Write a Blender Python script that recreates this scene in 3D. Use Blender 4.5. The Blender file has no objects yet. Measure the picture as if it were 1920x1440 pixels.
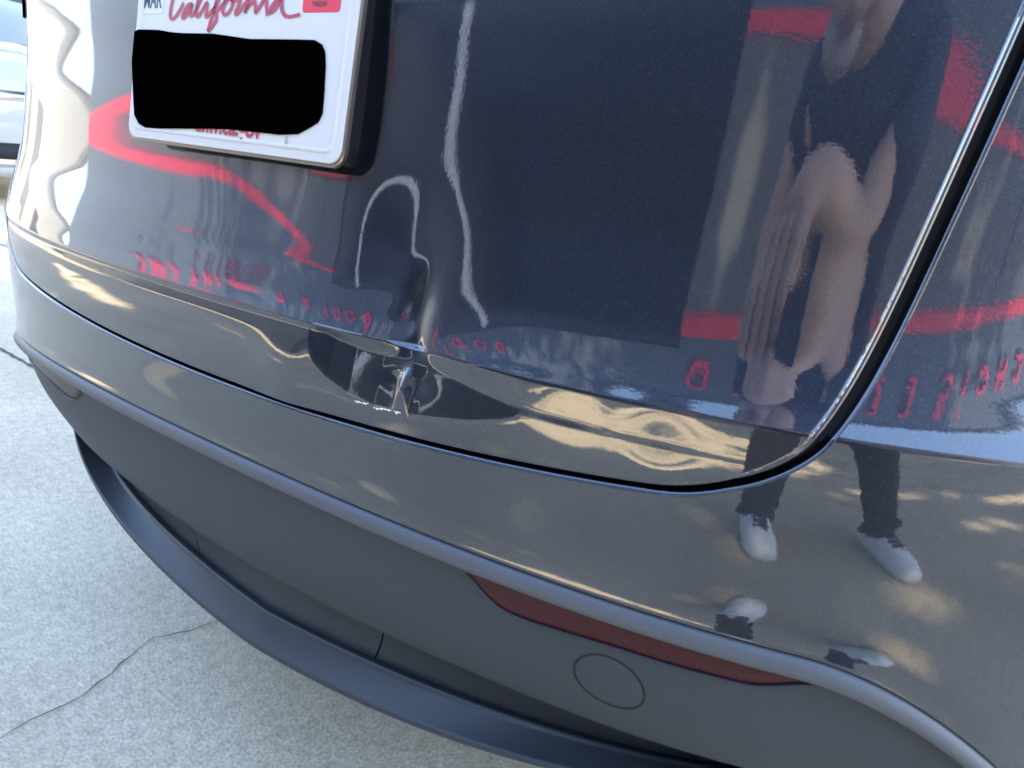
import bpy, bmesh, math, random
import numpy as np
from mathutils import Vector, Matrix
R=math.radians
random.seed(7); rng=np.random.default_rng(11)
sc=bpy.context.scene
COL=sc.collection
# ------------------------------------------------------------------ camera
Z0=.82                                       # height of the number plate's lower edge above the ground
CAM=np.array([.62949,-.44084,.03070])        # camera, relative to the middle of that edge
YAW,PITCH,ROLL,FPX=.57781,.30445,.09858,1435.1
def rotm(yaw,pitch,roll):
    cy,sy,cp,sp=math.cos(yaw),math.sin(yaw),math.cos(pitch),math.sin(pitch)
    f=np.array([-sy*cp,cy*cp,-sp]); r=np.array([cy,sy,0.]); u=np.cross(r,f)
    c,s=math.cos(roll),math.sin(roll)
    return np.array([c*r+s*u,-s*r+c*u,f])
RM=rotm(YAW,PITCH,ROLL)
def ray(px,py):                              # photo pixel (1920 x 1440) -> direction
    d=np.array([(px-960)/FPX,-(py-720)/FPX,1.])@RM
    return d/np.linalg.norm(d)
cam=bpy.data.objects.new('camera',bpy.data.cameras.new('camera')); COL.objects.link(cam)
m=Matrix.Identity(4)
for i in range(3):
    m[i][0],m[i][1],m[i][2]=RM[0][i],RM[1][i],-RM[2][i]
    m[i][3]=CAM[i]+(Z0 if i==2 else 0)
cam.matrix_world=m
cam.data.sensor_width=9.8; cam.data.lens=FPX/1920*9.8
cam.data.clip_start=.02; cam.data.clip_end=2000
cam.data.dof.use_dof=True; cam.data.dof.focus_distance=.78; cam.data.dof.aperture_fstop=3.2
sc.camera=cam
# ------------------------------------------------------------------ light
SUN_EL,SUN_AZ=R(52),R(28)                    # azimuth from +Y (ahead of the car) towards +X
w=bpy.data.worlds.new('World'); sc.world=w; w.use_nodes=True
nt=w.node_tree; nt.nodes.clear()
sky=nt.nodes.new('ShaderNodeTexSky'); sky.sky_type='NISHITA'; sky.sun_disc=False
sky.sun_elevation=SUN_EL; sky.sun_rotation=SUN_AZ; sky.air_density=1.0; sky.dust_density=1.2; sky.ozone_density=1.0
bg=nt.nodes.new('ShaderNodeBackground'); bg.inputs[1].default_value=.15
out=nt.nodes.new('ShaderNodeOutputWorld'); nt.links.new(sky.outputs[0],bg.inputs[0]); nt.links.new(bg.outputs[0],out.inputs[0])
sl=bpy.data.lights.new('sun','SUN'); sl.energy=4.5; sl.angle=R(.53); sl.color=(1,.87,.66)
sun=bpy.data.objects.new('sun',sl); COL.objects.link(sun)
sv=Vector((math.sin(SUN_AZ)*math.cos(SUN_EL),math.cos(SUN_AZ)*math.cos(SUN_EL),math.sin(SUN_EL)))
sun.rotation_euler=sv.to_track_quat('Z','Y').to_euler(); sun.location=sv*30
sc.view_settings.view_transform='Standard'; sc.view_settings.look='None'; sc.view_settings.gamma=1
sc.view_settings.exposure=3.1
sc.cycles.use_denoising=True
sc.cycles.max_bounces=8; sc.cycles.glossy_bounces=6; sc.cycles.diffuse_bounces=4
# ------------------------------------------------------------------ helpers
def link(o,parent=None):
    COL.objects.link(o)
    if parent is not None: o.parent=parent
    return o
def tag(o,label=None,cat=None,group=None,kind=None):
    for k,v in (('label',label),('category',cat),('group',group),('kind',kind)):
        if v: o[k]=v
    return o
def empty(name,label,cat,group=None,loc=(0,0,0)):
    o=bpy.data.objects.new(name,None); o.empty_display_size=.1; link(o); o.location=loc
    return tag(o,label,cat,group)
def mesh(name,v,f,mat,parent=None,smooth=True):
    me=bpy.data.meshes.new(name); me.from_pydata([tuple(map(float,a)) for a in v],[],[tuple(map(int,a)) for a in f]); me.update()
    if smooth: me.polygons.foreach_set('use_smooth',[True]*len(me.polygons))
    if mat is not None: me.materials.append(mat)
    o=bpy.data.objects.new(name,me); link(o,parent)
    if parent is not None and parent.type=='EMPTY' : o.matrix_parent_inverse=Matrix.Translation(-Vector(parent.location)) if KEEP else Matrix.Identity(4)
    return o
KEEP=True
def grid(P):                                  # P: [rows, cols, 3] -> verts, faces
    r,c=P.shape[:2]; idx=np.arange(r*c).reshape(r,c)
    f=np.stack([idx[:-1,:-1],idx[:-1,1:],idx[1:,1:],idx[1:,:-1]],-1).reshape(-1,4)
    return P.reshape(-1,3),f
def box(bm,x0,x1,y0,y1,z0,z1,bev=0):
    vs=[bm.verts.new(a) for a in [(x0,y0,z0),(x1,y0,z0),(x1,y1,z0),(x0,y1,z0),(x0,y0,z1),(x1,y0,z1),(x1,y1,z1),(x0,y1,z1)]]
    fs=[bm.faces.new([vs[i] for i in q]) for q in((3,2,1,0),(4,5,6,7),(0,1,5,4),(1,2,6,5),(2,3,7,6),(3,0,4,7))]
    if bev: bmesh.ops.bevel(bm,geom=list({e for f in fs for e in f.edges}),offset=bev,segments=2,affect='EDGES',profile=.7)
def bobj(name,bm,mat,parent=None,smooth=False):
    me=bpy.data.meshes.new(name); bm.to_mesh(me); bm.free()
    if smooth: me.polygons.foreach_set('use_smooth',[True]*len(me.polygons))
    me.materials.append(mat); o=bpy.data.objects.new(name,me); link(o,parent)
    if parent is not None and parent.type=='EMPTY': o.matrix_parent_inverse=Matrix.Translation(-Vector(parent.location)) if KEEP else Matrix.Identity(4)
    return o
def boxo(name,mat,parent,*a,bev=.01):
    bm=bmesh.new(); box(bm,*a,bev=bev); return bobj(name,bm,mat,parent)
def tube(pts,rad,n=10,cap=True):
    pts=[Vector(p) for p in pts]; V=[];F=[]
    rad=rad if hasattr(rad,'__len__') else [rad]*len(pts)
    for i,p in enumerate(pts):
        t=(pts[min(i+1,len(pts)-1)]-pts[max(i-1,0)]).normalized()
        a=t.cross(Vector((0,0,1))); a=a.normalized() if a.length>1e-3 else Vector((1,0,0)); b=t.cross(a)
        for k in range(n):
            an=2*math.pi*k/n; V.append(p+(a*math.cos(an)+b*math.sin(an))*rad[i])
    for i in range(len(pts)-1):
        for k in range(n): F.append((i*n+k,i*n+(k+1)%n,(i+1)*n+(k+1)%n,(i+1)*n+k))
    if cap: F.append(tuple(range(n))[::-1]); F.append(tuple((len(pts)-1)*n+k for k in range(n)))
    return V,F
# ------------------------------------------------------------------ materials
def mat(name,col,rough=.5,metal=0.,spec=.5,coat=0.,coatr=.03,bump=0,bscale=50,var=0,vscale=3,emit=None,coord='Object',detail=6):
    m=bpy.data.materials.new(name); m.use_nodes=True; n=m.node_tree; b=n.nodes['Principled BSDF']
    b.inputs['Base Color'].default_value=(*col,1); b.inputs['Roughness'].default_value=rough; b.inputs['Metallic'].default_value=metal
    b.inputs['Specular IOR Level'].default_value=spec; b.inputs['Coat Weight'].default_value=coat; b.inputs['Coat Roughness'].default_value=coatr
    tc=n.nodes.new('ShaderNodeTexCoord')
    if var:
        no=n.nodes.new('ShaderNodeTexNoise'); no.inputs['Scale'].default_value=vscale; no.inputs['Detail'].default_value=detail; n.links.new(tc.outputs[coord],no.inputs['Vector'])
        mx=n.nodes.new('ShaderNodeMix'); mx.data_type='RGBA'; mx.inputs[6].default_value=(*[c*(1-var) for c in col],1); mx.inputs[7].default_value=(*[min(1,c*(1+var)) for c in col],1)
        n.links.new(no.outputs[0],mx.inputs[0]); n.links.new(mx.outputs[2],b.inputs['Base Color'])
    if bump:
        no=n.nodes.new('ShaderNodeTexNoise'); no.inputs['Scale'].default_value=bscale; no.inputs['Detail'].default_value=4; n.links.new(tc.outputs[coord],no.inputs['Vector'])
        bu=n.nodes.new('ShaderNodeBump'); bu.inputs['Strength'].default_value=bump; bu.inputs['Distance'].default_value=.01; n.links.new(no.outputs[0],bu.inputs['Height']); n.links.new(bu.outputs[0],b.inputs['Normal'])
    if emit: b.inputs['Emission Color'].default_value=(*emit[:3],1); b.inputs['Emission Strength'].default_value=emit[3]
    return m
def paint_mat(name,col):
    m=bpy.data.materials.new(name); m.use_nodes=True; n=m.node_tree; b=n.nodes['Principled BSDF']; L=n.links.new
    tc=n.nodes.new('ShaderNodeTexCoord')
    vo=n.nodes.new('ShaderNodeTexVoronoi'); vo.inputs['Scale'].default_value=2600; L(tc.outputs['Object'],vo.inputs['Vector'])
    # metallic flakes: each tiny cell has its own tilt and tint
    sub=n.nodes.new('ShaderNodeVectorMath'); sub.operation='SUBTRACT'; sub.inputs[1].default_value=(.5,.5,.5); L(vo.outputs['Color'],sub.inputs[0])
    scl=n.nodes.new('ShaderNodeVectorMath'); scl.operation='SCALE'; scl.inputs['Scale'].default_value=.10; L(sub.outputs[0],scl.inputs[0])
    ge=n.nodes.new('ShaderNodeNewGeometry'); ad=n.nodes.new('ShaderNodeVectorMath'); L(ge.outputs['Normal'],ad.inputs[0]); L(scl.outputs[0],ad.inputs[1])
    nm=n.nodes.new('ShaderNodeVectorMath'); nm.operation='NORMALIZE'; L(ad.outputs[0],nm.inputs[0]); L(nm.outputs[0],b.inputs['Normal'])
    sp=n.nodes.new('ShaderNodeSeparateColor'); L(vo.outputs['Color'],sp.inputs[0])
    rp=n.nodes.new('ShaderNodeValToRGB'); rp.color_ramp.elements[0].position=.0; rp.color_ramp.elements[0].color=(*[c*.85 for c in col],1)
    rp.color_ramp.elements[1].position=.93; rp.color_ramp.elements[1].color=(*[c*1.12 for c in col],1)
    e=rp.color_ramp.elements.new(.996); e.color=(.10,.11,.13,1)
    L(sp.outputs[0],rp.inputs[0]); L(rp.outputs[0],b.inputs['Base Color'])
    b.inputs['Metallic'].default_value=1.; b.inputs['Roughness'].default_value=.36
    b.inputs['Coat Weight'].default_value=1; b.inputs['Coat Roughness'].default_value=.004; b.inputs['Coat IOR'].default_value=1.9
    # orange peel in the clear coat
    no=n.nodes.new('ShaderNodeTexNoise'); no.inputs['Scale'].default_value=420; no.inputs['Detail'].default_value=1; L(tc.outputs['Object'],no.inputs['Vector'])
    bu=n.nodes.new('ShaderNodeBump'); bu.inputs['Strength'].default_value=.05; bu.inputs['Distance'].default_value=.0002; L(no.outputs[0],bu.inputs['Height']); L(bu.outputs[0],b.inputs['Coat Normal'])
    return m
M={}
M['paint']=paint_mat('metallic_paint',(.033,.042,.062))
M['gap']=mat('seam_black',(.004,.004,.005),.6)
M['trim']=mat('satin_grey_plastic',(.085,.09,.10),.45,spec=.5,bump=.12,bscale=1500)
M['fascia']=mat('matte_grey_plastic',(.046,.053,.060),.55,spec=.35,bump=.06,bscale=1800,var=.06,vscale=9)
M['lip']=mat('dark_satin_plastic',(.028,.032,.037),.42,spec=.5,bump=.1,bscale=1500,var=.08,vscale=14)
M['rubber']=mat('black_rubber',(.012,.012,.013),.6)
M['black']=mat('black_plastic',(.008,.008,.01),.25,spec=.5)
M['plate']=mat('plate_white',(.62,.60,.57),.38,spec=.4,bump=.03,bscale=900)
M['plate_edge']=mat('plate_edge_metal',(.30,.28,.23),.3,metal=1.)
M['red_ink']=mat('red_ink',(.42,.025,.06),.4)
M['black_ink']=mat('black_ink',(.025,.03,.045),.4)
M['sticker']=mat('sticker_red',(.68,.02,.045),.35)
M['sticker_w']=mat('sticker_grey',(.62,.64,.68),.35)
M['blackout']=mat('number_blackout',(.0006,.0006,.0006),1.0,spec=.0,bump=.25,bscale=600)
M['steel']=mat('bare_steel',(.6,.6,.62),.3,metal=1)
M['chip']=mat('bare_chip_white',(.8,.8,.78),.6)
M['wall_up']=mat('wall_light_grey',(.062,.086,.115),.8,var=.1,vscale=.9,bump=.15,bscale=30)
M['wall_low']=mat('wall_slate',(.075,.083,.095),.7,var=.2,vscale=1.3,bump=.15,bscale=30)
M['stripe']=mat('stripe_red',(.50,.012,.04),.5,var=.08,vscale=2)
M['letter']=mat('letter_red',(.52,.014,.05),.45)
M['dark']=mat('workshop_dark',(.17,.19,.23),.8,var=.5,vscale=.7)
M['pale']=mat('pale_steel',(.55,.56,.58),.45,metal=.2)
M['white_car']=mat('white_car_paint',(.5,.5,.5),.25,coat=1)
M['chrome']=mat('chrome',(.7,.7,.72),.12,metal=1)
M['glass']=mat('dark_glass',(.02,.03,.04),.03,spec=1,coat=1)
M['mesh']=mat('grille_black',(.02,.02,.022),.5)
M['lamp']=mat('lamp_lens',(.75,.76,.78),.1,spec=.8)
M['red_lamp']=mat('red_lamp',(.25,.006,.008),.12,spec=.7,coat=1)
M['skin']=mat('skin',(.46,.30,.235),.5,var=.12,vscale=14)
M['stubble']=mat('grey_stubble',(.30,.27,.26),.75,var=.3,vscale=160)
M['trouser']=mat('black_trousers',(.012,.012,.014),.85,bump=.4,bscale=120)
M['shirt']=mat('navy_shirt',(.022,.027,.045),.85,bump=.3,bscale=90)
M['shoe']=mat('pale_shoe',(.86,.88,.93),.7,var=.06,vscale=60)
M['sole']=mat('white_sole',(.72,.72,.72),.6)
M['lace']=mat('dark_lace',(.03,.032,.04),.8)
M['hair']=mat('dark_hair',(.03,.026,.024),.7)
M['phone']=mat('phone_body',(.03,.03,.035),.25,coat=.5)
M['leaf']=mat('leaf',(.055,.085,.022),.55,var=.45,vscale=1.5)
M['bark']=mat('bark',(.10,.075,.05),.9,var=.4,vscale=6,bump=.8,bscale=14)
# reflector: honeycomb cells behind a red lens
def reflector_mat():
    m=bpy.data.materials.new('red_reflector'); m.use_nodes=True; n=m.node_tree; b=n.nodes['Principled BSDF']; L=n.links.new
    tc=n.nodes.new('ShaderNodeTexCoord'); vo=n.nodes.new('ShaderNodeTexVoronoi'); vo.inputs['Scale'].default_value=430; vo.inputs['Randomness'].default_value=.12
    vo.feature='F1'; vo.voronoi_dimensions='2D'; sx_=n.nodes.new('ShaderNodeSeparateXYZ'); cx_=n.nodes.new('ShaderNodeCombineXYZ'); L(tc.outputs['Object'],sx_.inputs[0]); L(sx_.outputs[0],cx_.inputs[0]); L(sx_.outputs[2],cx_.inputs[1]); L(cx_.outputs[0],vo.inputs['Vector'])
    rp=n.nodes.new('ShaderNodeValToRGB'); rp.color_ramp.elements[0].position=.2; rp.color_ramp.elements[0].color=(.10,.004,.008,1); rp.color_ramp.elements[1].position=.5; rp.color_ramp.elements[1].color=(.012,.001,.002,1)
    L(vo.outputs['Distance'],rp.inputs[0]); L(rp.outputs[0],b.inputs['Base Color'])
    bu=n.nodes.new('ShaderNodeBump'); bu.inputs['Strength'].default_value=.5; bu.inputs['Distance'].default_value=.001; L(vo.outputs['Distance'],bu.inputs['Height']); L(bu.outputs[0],b.inputs['Normal'])
    b.inputs['Roughness'].default_value=.4; b.inputs['Specular IOR Level'].default_value=.25; b.inputs['Coat Weight'].default_value=.25; b.inputs['Coat Roughness'].default_value=.08
    return m
M['refl']=reflector_mat()
def concrete_mat():
    m=bpy.data.materials.new('concrete'); m.use_nodes=True; n=m.node_tree; b=n.nodes['Principled BSDF']; L=n.links.new
    tc=n.nodes.new('ShaderNodeTexCoord')
    def noise(s,d=8,r=.6):
        x=n.nodes.new('ShaderNodeTexNoise'); x.inputs['Scale'].default_value=s; x.inputs['Detail'].default_value=d; x.inputs['Roughness'].default_value=r; L(tc.outputs['Object'],x.inputs['Vector']); return x
    def ramp(src,p0,c0,p1,c1):
        r=n.nodes.new('ShaderNodeValToRGB'); r.color_ramp.elements[0].position=p0; r.color_ramp.elements[0].color=c0; r.color_ramp.elements[1].position=p1; r.color_ramp.elements[1].color=c1; L(src,r.inputs[0]); return r
    def mixc(f,a,c,blend='MIX'):
        x=n.nodes.new('ShaderNodeMix'); x.data_type='RGBA'; x.blend_type=blend
        if hasattr(f,'links'): L(f,x.inputs[0])
        else: x.inputs[0].default_value=f
        for s,k in((a,6),(c,7)):
            if hasattr(s,'links'): L(s,x.inputs[k])
            else: x.inputs[k].default_value=s
        return x.outputs[2]
    fine=noise(210,3,.6); big=noise(1.1,6); mid=noise(52,6,.7)
    c0=ramp(fine.outputs[0],.30,(.47,.405,.30,1),.70,(.82,.71,.535,1)).outputs[0]
    c1=ramp(big.outputs[0],.3,(.72,.71,.68,1),.7,(1.06,1.06,1.05,1)).outputs[0]
    c2=ramp(mid.outputs[0],.32,(.74,.73,.71,1),.62,(1.05,1.05,1.05,1)).outputs[0]
    c=mixc(1.,mixc(1.,c0,c1,'MULTIPLY'),c2,'MULTIPLY')
    st=noise(2.6,3,.5); st.inputs['Distortion'].default_value=.6
    sm=ramp(st.outputs[0],.70,(0,0,0,1),.74,(1,1,1,1)).outputs[0]
    c=mixc(sm,c,mixc(.55,c,(.16,.17,.2,1)))
    L(c,b.inputs['Base Color']); b.inputs['Roughness'].default_value=.9; b.inputs['Specular IOR Level'].default_value=.25
    bu=n.nodes.new('ShaderNodeBump'); bu.inputs['Strength'].default_value=.5; bu.inputs['Distance'].default_value=.003; L(fine.outputs[0],bu.inputs['Height']); L(bu.outputs[0],b.inputs['Normal'])
    return m
M['concrete']=concrete_mat()
M['crack']=mat('crack_dirt',(.06,.052,.042),.95,var=.5,vscale=40)
M['stain']=mat('oil_stain',(.30,.31,.33),.8,var=.35,vscale=30)
def soften(m):
    n=m.node_tree; L=n.links.new; b=n.nodes['Principled BSDF']; tc=n.nodes.new('ShaderNodeTexCoord')
    sb_=n.nodes.new('ShaderNodeVectorMath'); sb_.operation='SUBTRACT'; sb_.inputs[1].default_value=(.5,.5,0); L(tc.outputs['Generated'],sb_.inputs[0])
    ln=n.nodes.new('ShaderNodeVectorMath'); ln.operation='LENGTH'; L(sb_.outputs[0],ln.inputs[0])
    no=n.nodes.new('ShaderNodeTexNoise'); no.inputs['Scale'].default_value=9; no.inputs['Detail'].default_value=6; L(tc.outputs['Generated'],no.inputs['Vector'])
    ad=n.nodes.new('ShaderNodeMath'); ad.operation='MULTIPLY_ADD'; ad.inputs[1].default_value=.5; L(no.outputs[0],ad.inputs[0]); L(ln.outputs['Value'],ad.inputs[2])
    rp=n.nodes.new('ShaderNodeValToRGB'); rp.color_ramp.elements[0].position=.42; rp.color_ramp.elements[0].color=(.8,.8,.8,1); rp.color_ramp.elements[1].position=.66; rp.color_ramp.elements[1].color=(0,0,0,1)
    L(ad.outputs[0],rp.inputs[0]); L(rp.outputs[0],b.inputs['Alpha'])
soften(M['stain'])
# ------------------------------------------------------------------ the rear of the car as a surface
KA=np.array([0,.01,.02,.035,.05,.065,.08,.10,.12,.14,.17,.20,.24,.28,.36]); KB=np.array([0,.015,.03,.05,.07,.09,.12,.15,.19,.24,.30,.40])
TA=np.array([.4634,.4473,.385,.3609,.2865,.2867,.2675,.2379,.1986,.1701,.1301,.115,.0741,.0983,.09])
TB=np.array([.1512,.0987,.0368,-.0998,-.107,-.0108,-.0008,-.0007,-.056,.0352,.0368,.0006]); TC=np.array([-.4497,-.3371,-.1419,.1942,.0708,-.12,-.1701,-.0919,.0435,-.0974,-.3077,-.0061])
YC,PB,PC,PD=-.0058,.0848,.3636,.0193
ss=np.linspace(-.25,.5,3751); ds=ss[1]-ss[0]
ker=np.hanning(67); ker/=ker.sum()
def smooth(v): return np.convolve(np.pad(v,33,'edge'),ker,'valid')
def integ(v): g_=np.concatenate([[0],np.cumsum((v[1:]+v[:-1])/2*ds)]); return g_-np.interp(0,ss,g_)
up=smooth(np.interp(ss,KA,TA)); GB=integ(np.where(ss>0,smooth(np.interp(ss,KB,TB)),0)); GC=integ(np.where(ss>0,smooth(np.interp(ss,KB,TC)),0)); GR_=integ(np.where(ss>0,.06*np.clip(1-ss/.04,0,1),0))
# tilt below the crease, v = depth as part of crease -> painted edge
VN=np.array([0,.06,.20,.40,.60,.69,.75,.87,.94,1.0,1.6]); VT=np.array([6.,5.2,2.4,-1.6,-3.8,-4.,-3.2,1.5,6.,11.,11.])
VTOT=.150
dn=np.tan(np.radians(np.interp(np.clip(-ss/VTOT,0,None),VN,VT)))
ker2=np.hanning(41); ker2/=ker2.sum(); dn=np.convolve(np.pad(dn,20,'edge'),ker2,'valid')
k=np.clip((ss+.0022)/.0044,0,1); k=k*k*(3-2*k)
SL=dn*(1-k)+up*k
G=integ(SL)
XT=.72
def zc(x): x=np.clip(x,-XT,XT); return -.134+.019*x*x
def zp(x):
    x=np.clip(x,-XT,XT); a=np.abs(x)
    return -.2832+.004*x*x-np.where(x<0,.1575,.03)*x**4-np.where(x<0,1.,3.2)*np.maximum(0,a-.56)**2
def poly(x): return YC+PB*x*x+PC*x**4+PD*np.maximum(0,-.3-x)**3
def dpoly(x): return 2*PB*x+4*PC*x**3-3*PD*np.maximum(0,-.3-x)**2
def plan(xi):                                  # arc-like coordinate -> x, y, heading angle
    xi=np.asarray(xi,float); x=np.clip(xi,-XT,XT); y=poly(x); th=np.arctan(dpoly(x))
    over=np.abs(xi)-XT; sg=np.sign(xi)
    t0=np.arctan(np.abs(dpoly(np.where(xi<0,-XT,XT)))); Rr=(.93-XT)/(np.sin(R(88))-np.sin(t0))
    L1=Rr*(R(88)-t0); l=np.clip(over,0,L1); t=t0+l/Rr
    l2=np.clip(over-L1,0,None)
    x2=XT+Rr*(np.sin(t)-np.sin(t0))+l2*np.cos(R(88)); y2=poly(np.where(xi<0,-XT,XT))+Rr*(np.cos(t0)-np.cos(t))+l2*np.sin(R(88))
    o=over>0
    return np.where(o,sg*x2,x),np.where(o,y2,y),np.where(o,sg*t,th)
def surf(xi,s):
    """xi along the car's back, s = height above the crease (negative: below, scaled to the painted edge)"""
    xi,s=np.broadcast_arrays(np.asarray(xi,float),np.asarray(s,float))
    x,y,th=plan(xi); xc=np.clip(x,-XT,XT)
    g=np.interp(s,ss,G)+np.where(s>0,np.clip(xc,-.4,.72)*np.interp(s,ss,GB)+np.clip(xc,-.4,.72)**2*np.interp(s,ss,GC)+np.clip((xc-.25)/.35,0,1.2)*np.interp(s,ss,GR_),0)
    z=np.where(s>=0,zc(xc)+s,zc(xc)+s/VTOT*(zc(xc)-zp(xc)))
    wgt=np.clip((np.abs(xi)-.6)/.15,0,1); wgt=wgt*wgt*(3-2*wgt)
    return np.stack([x-g*np.sin(th)*wgt,y+g*(1-wgt+wgt*np.cos(th)),z+Z0],-1)
def hit(px,py):                                # photo pixel -> point on that surface
    d=ray(px,py); t=.4; c=CAM+np.array([0,0,Z0])
    def f(t):
        P=c+t*d; zl=P[2]-Z0; x=P[0]; s=zl-zc(x); s=s if s>=0 else s*VTOT/(zc(x)-zp(x))
        return P[1]-surf(x,s)[1],s,P
    for _ in range(60):
        a=f(t)[0]; b=f(t+1e-4)[0]; t-=np.clip(a/((b-a)/1e-4+1e-9),-.1,.1)
    a,s,P=f(t); return P[0],s,P
def bump2(x,s,cx,cs,ax,as_): return np.exp(-.5*((x-cx)/ax)**2-.5*((s-cs)/as_)**2)
RIM=None
STRAIN=[[-.32,-.238,.23,.228,-.163,-.174],[.133,-.213,-.143,-.753,-.38,-.368],[-.06,.032,.685,.715,.632,-.063],[-.091,.117,.331,-.169,-.736,-.401],[.127,.104,.146,-.545,-.788,-.276],[-.085,-.018,.15,-.062,-.114,-.035]]
def smin(a,b,k): h=np.clip(.5+.5*(b-a)/k,0,1); return b+(a-b)*h-k*h*(1-h)
def dent(x,s):
    """how far the sheet metal is pushed in (+y) at a point of the tailgate"""
    global RIM
    if RIM is None:
        RIM=np.zeros((2,2)); pts=[hit(*a)[:2] for a in((578,638),(590,680),(612,712),(650,744),(700,770),(780,789),(880,796),(940,791),(974,784))]
        RIM=(np.array([p[0] for p in pts]),np.array([p[1] for p in pts]))
    x=np.asarray(x,float); s=np.asarray(s,float)
    broad=.0064*bump2(x,0*x,.247,0,.050,1)
    cpin=.0085*np.exp(-(np.sqrt(((x-.238)/.0135)**2+.06)-.245))
    upper=broad*np.exp(-.5*((s)/.064)**2)+cpin*np.exp(-np.clip(s,0,None)/.016)
    upper=upper+.0045*np.exp(-((x-.231-.12*(s-.03))/.0125)**2)*np.exp(-((s-.026)/.026)**2)+.0028*bump2(x,s,.208,.082,.028,.030)
    # buckled bowl under the crease: rim slo(x), deepest fold sup(x)
    slo=np.interp(x,RIM[0],RIM[1]); sup=np.interp(x,[.146,.165,.19,.238,.29,.330,.358],[-.0055,-.009,-.012,-.011,-.017,-.023,-.0275])
    slo=np.minimum(slo,sup-1e-4); c0=broad+cpin
    D_=.215*(sup-slo)
    u_=.225*(s-slo); d1=.0005*np.log1p(np.exp(np.clip((u_-.0005)/.0005,-30,30)))*(u_<.008)+(u_-.0005)*(u_>=.008)+.0026*bump2(x,s,.236,-.029,.013,.0055); d2=c0+(D_-c0)*s/sup
    lens=np.clip(smin(d1,d2,.0014),0,None)
    lower=lens
    k_=np.clip((s+.0015)/.003,0,1)
    d=upper*k_+lower*(1-k_)
    # sheet left of the bowl sprung outwards
    t_=np.clip(-s/.045,0,1); d=d-.0036*bump2(x,0*x,.105,0,.030,1)*t_*t_*(3-2*t_)
    # strained sheet left of the blow
    sp_=np.clip(s,0,None); w_=sum(a_*np.exp(-((x-cx_)**2+(sp_-cs_)**2)/(2*.028**2)) for cs_,row_ in zip((.02,.045,.07,.095,.12,.15),STRAIN) for cx_,a_ in zip((-.04,0,.04,.08,.12,.16),row_))
    d=d+w_*.001*np.exp(-.5*(np.clip(s,None,0)/.012)**2)
    # small dimple and oil-canning to the right
    o_=0.0013*bump2(x,s,.450,-.021,.017,.013)-.0005*bump2(x,s,.450,-.020,.042,.018)+.0009*bump2(x,s,.385,-.018,.018,.012)
    d=d+o_*np.exp(-np.clip(s,0,None)/.02)
    return d
# ------------------------------------------------------------------ ground
g=mesh('ground',[(-200,-200,0),(200,-200,0),(200,200,0),(-200,200,0)],[(0,1,2,3)],M['concrete'],smooth=False); tag(g,kind='structure')
def gpt(px,py):
    d=ray(px,py); c=CAM+np.array([0,0,Z0]); t=-c[2]/d[2]; return (c+t*d)[:2]
def ribbon(name,pts,w,mat,parent,z=.004,jit=.0):
    pts=[Vector((p[0],p[1],0)) for p in pts]; fine=[]
    for a,b in zip(pts[:-1],pts[1:]):
        n=max(2,int((b-a).length/.02)); 
        for i in range(n): fine.append(a.lerp(b,i/n))
    fine.append(pts[-1]); V=[];F=[]; off=0
    for i,p in enumerate(fine):
        t=(fine[min(i+1,len(fine)-1)]-fine[max(i-1,0)]).normalized(); nn=Vector((-t.y,t.x,0)); off=off*.8+random.uniform(-jit,jit)
        ww=w*random.uniform(.45,1.25); c=p+nn*off
        V+=[(c.x+nn.x*ww,c.y+nn.y*ww,z),(c.x-nn.x*ww,c.y-nn.y*ww,z)]
    for i in range(len(fine)-1): F.append((2*i,2*i+1,2*i+3,2*i+2))
    return mesh(name,V,F,mat,parent,smooth=False)
ribbon('crack',[gpt(*a) for a in[(-20,1398),(60,1352),(140,1298),(215,1240),(290,1202),(330,1187),(405,1165),(470,1120)]]+[(-.2,.75),(.3,1.4)],.0013,M['crack'],g,.003,.009)
ribbon('slab_joint',[gpt(-60,622),gpt(0,655),gpt(90,704),gpt(160,745)]+[(.2,.5),(3.5,-.9)],.006,M['crack'],g,.002,.003)
ribbon('crack',[(1.15,-2.9),(1.6,-2.45),(2.2,-2.1),(3.2,-1.75),(4.6,-1.2)],.006,M['crack'],g,.003,.02)
ribbon('slab_joint',[(-30,-2.95),(30,-2.95)],.006,M['crack'],g,.002,.002)
ribbon('slab_joint',[(-30,1.6),(-2.2,1.6)],.006,M['crack'],g,.002,.002)
def blob(name,c,r,mat,z=.004,sx=1.,ang=0,n=26):
    V=[(c[0],c[1],z)]; 
    for i in range(n):
        a=2*math.pi*i/n; rr=r*random.uniform(.7,1.15); x,y=rr*math.cos(a)*sx,rr*math.sin(a)
        V.append((c[0]+x*math.cos(ang)-y*math.sin(ang),c[1]+x*math.sin(ang)+y*math.cos(ang),z))
    return mesh(name,V,[(0,1+i,1+(i+1)%n) for i in range(n)],mat,g,smooth=False)
blob('stain',gpt(243,1345),.019,M['stain'],sx=1.6,ang=.6)
blob('stain',gpt(50,918),.027,M['stain'],sx=2.,ang=.2)
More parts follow.
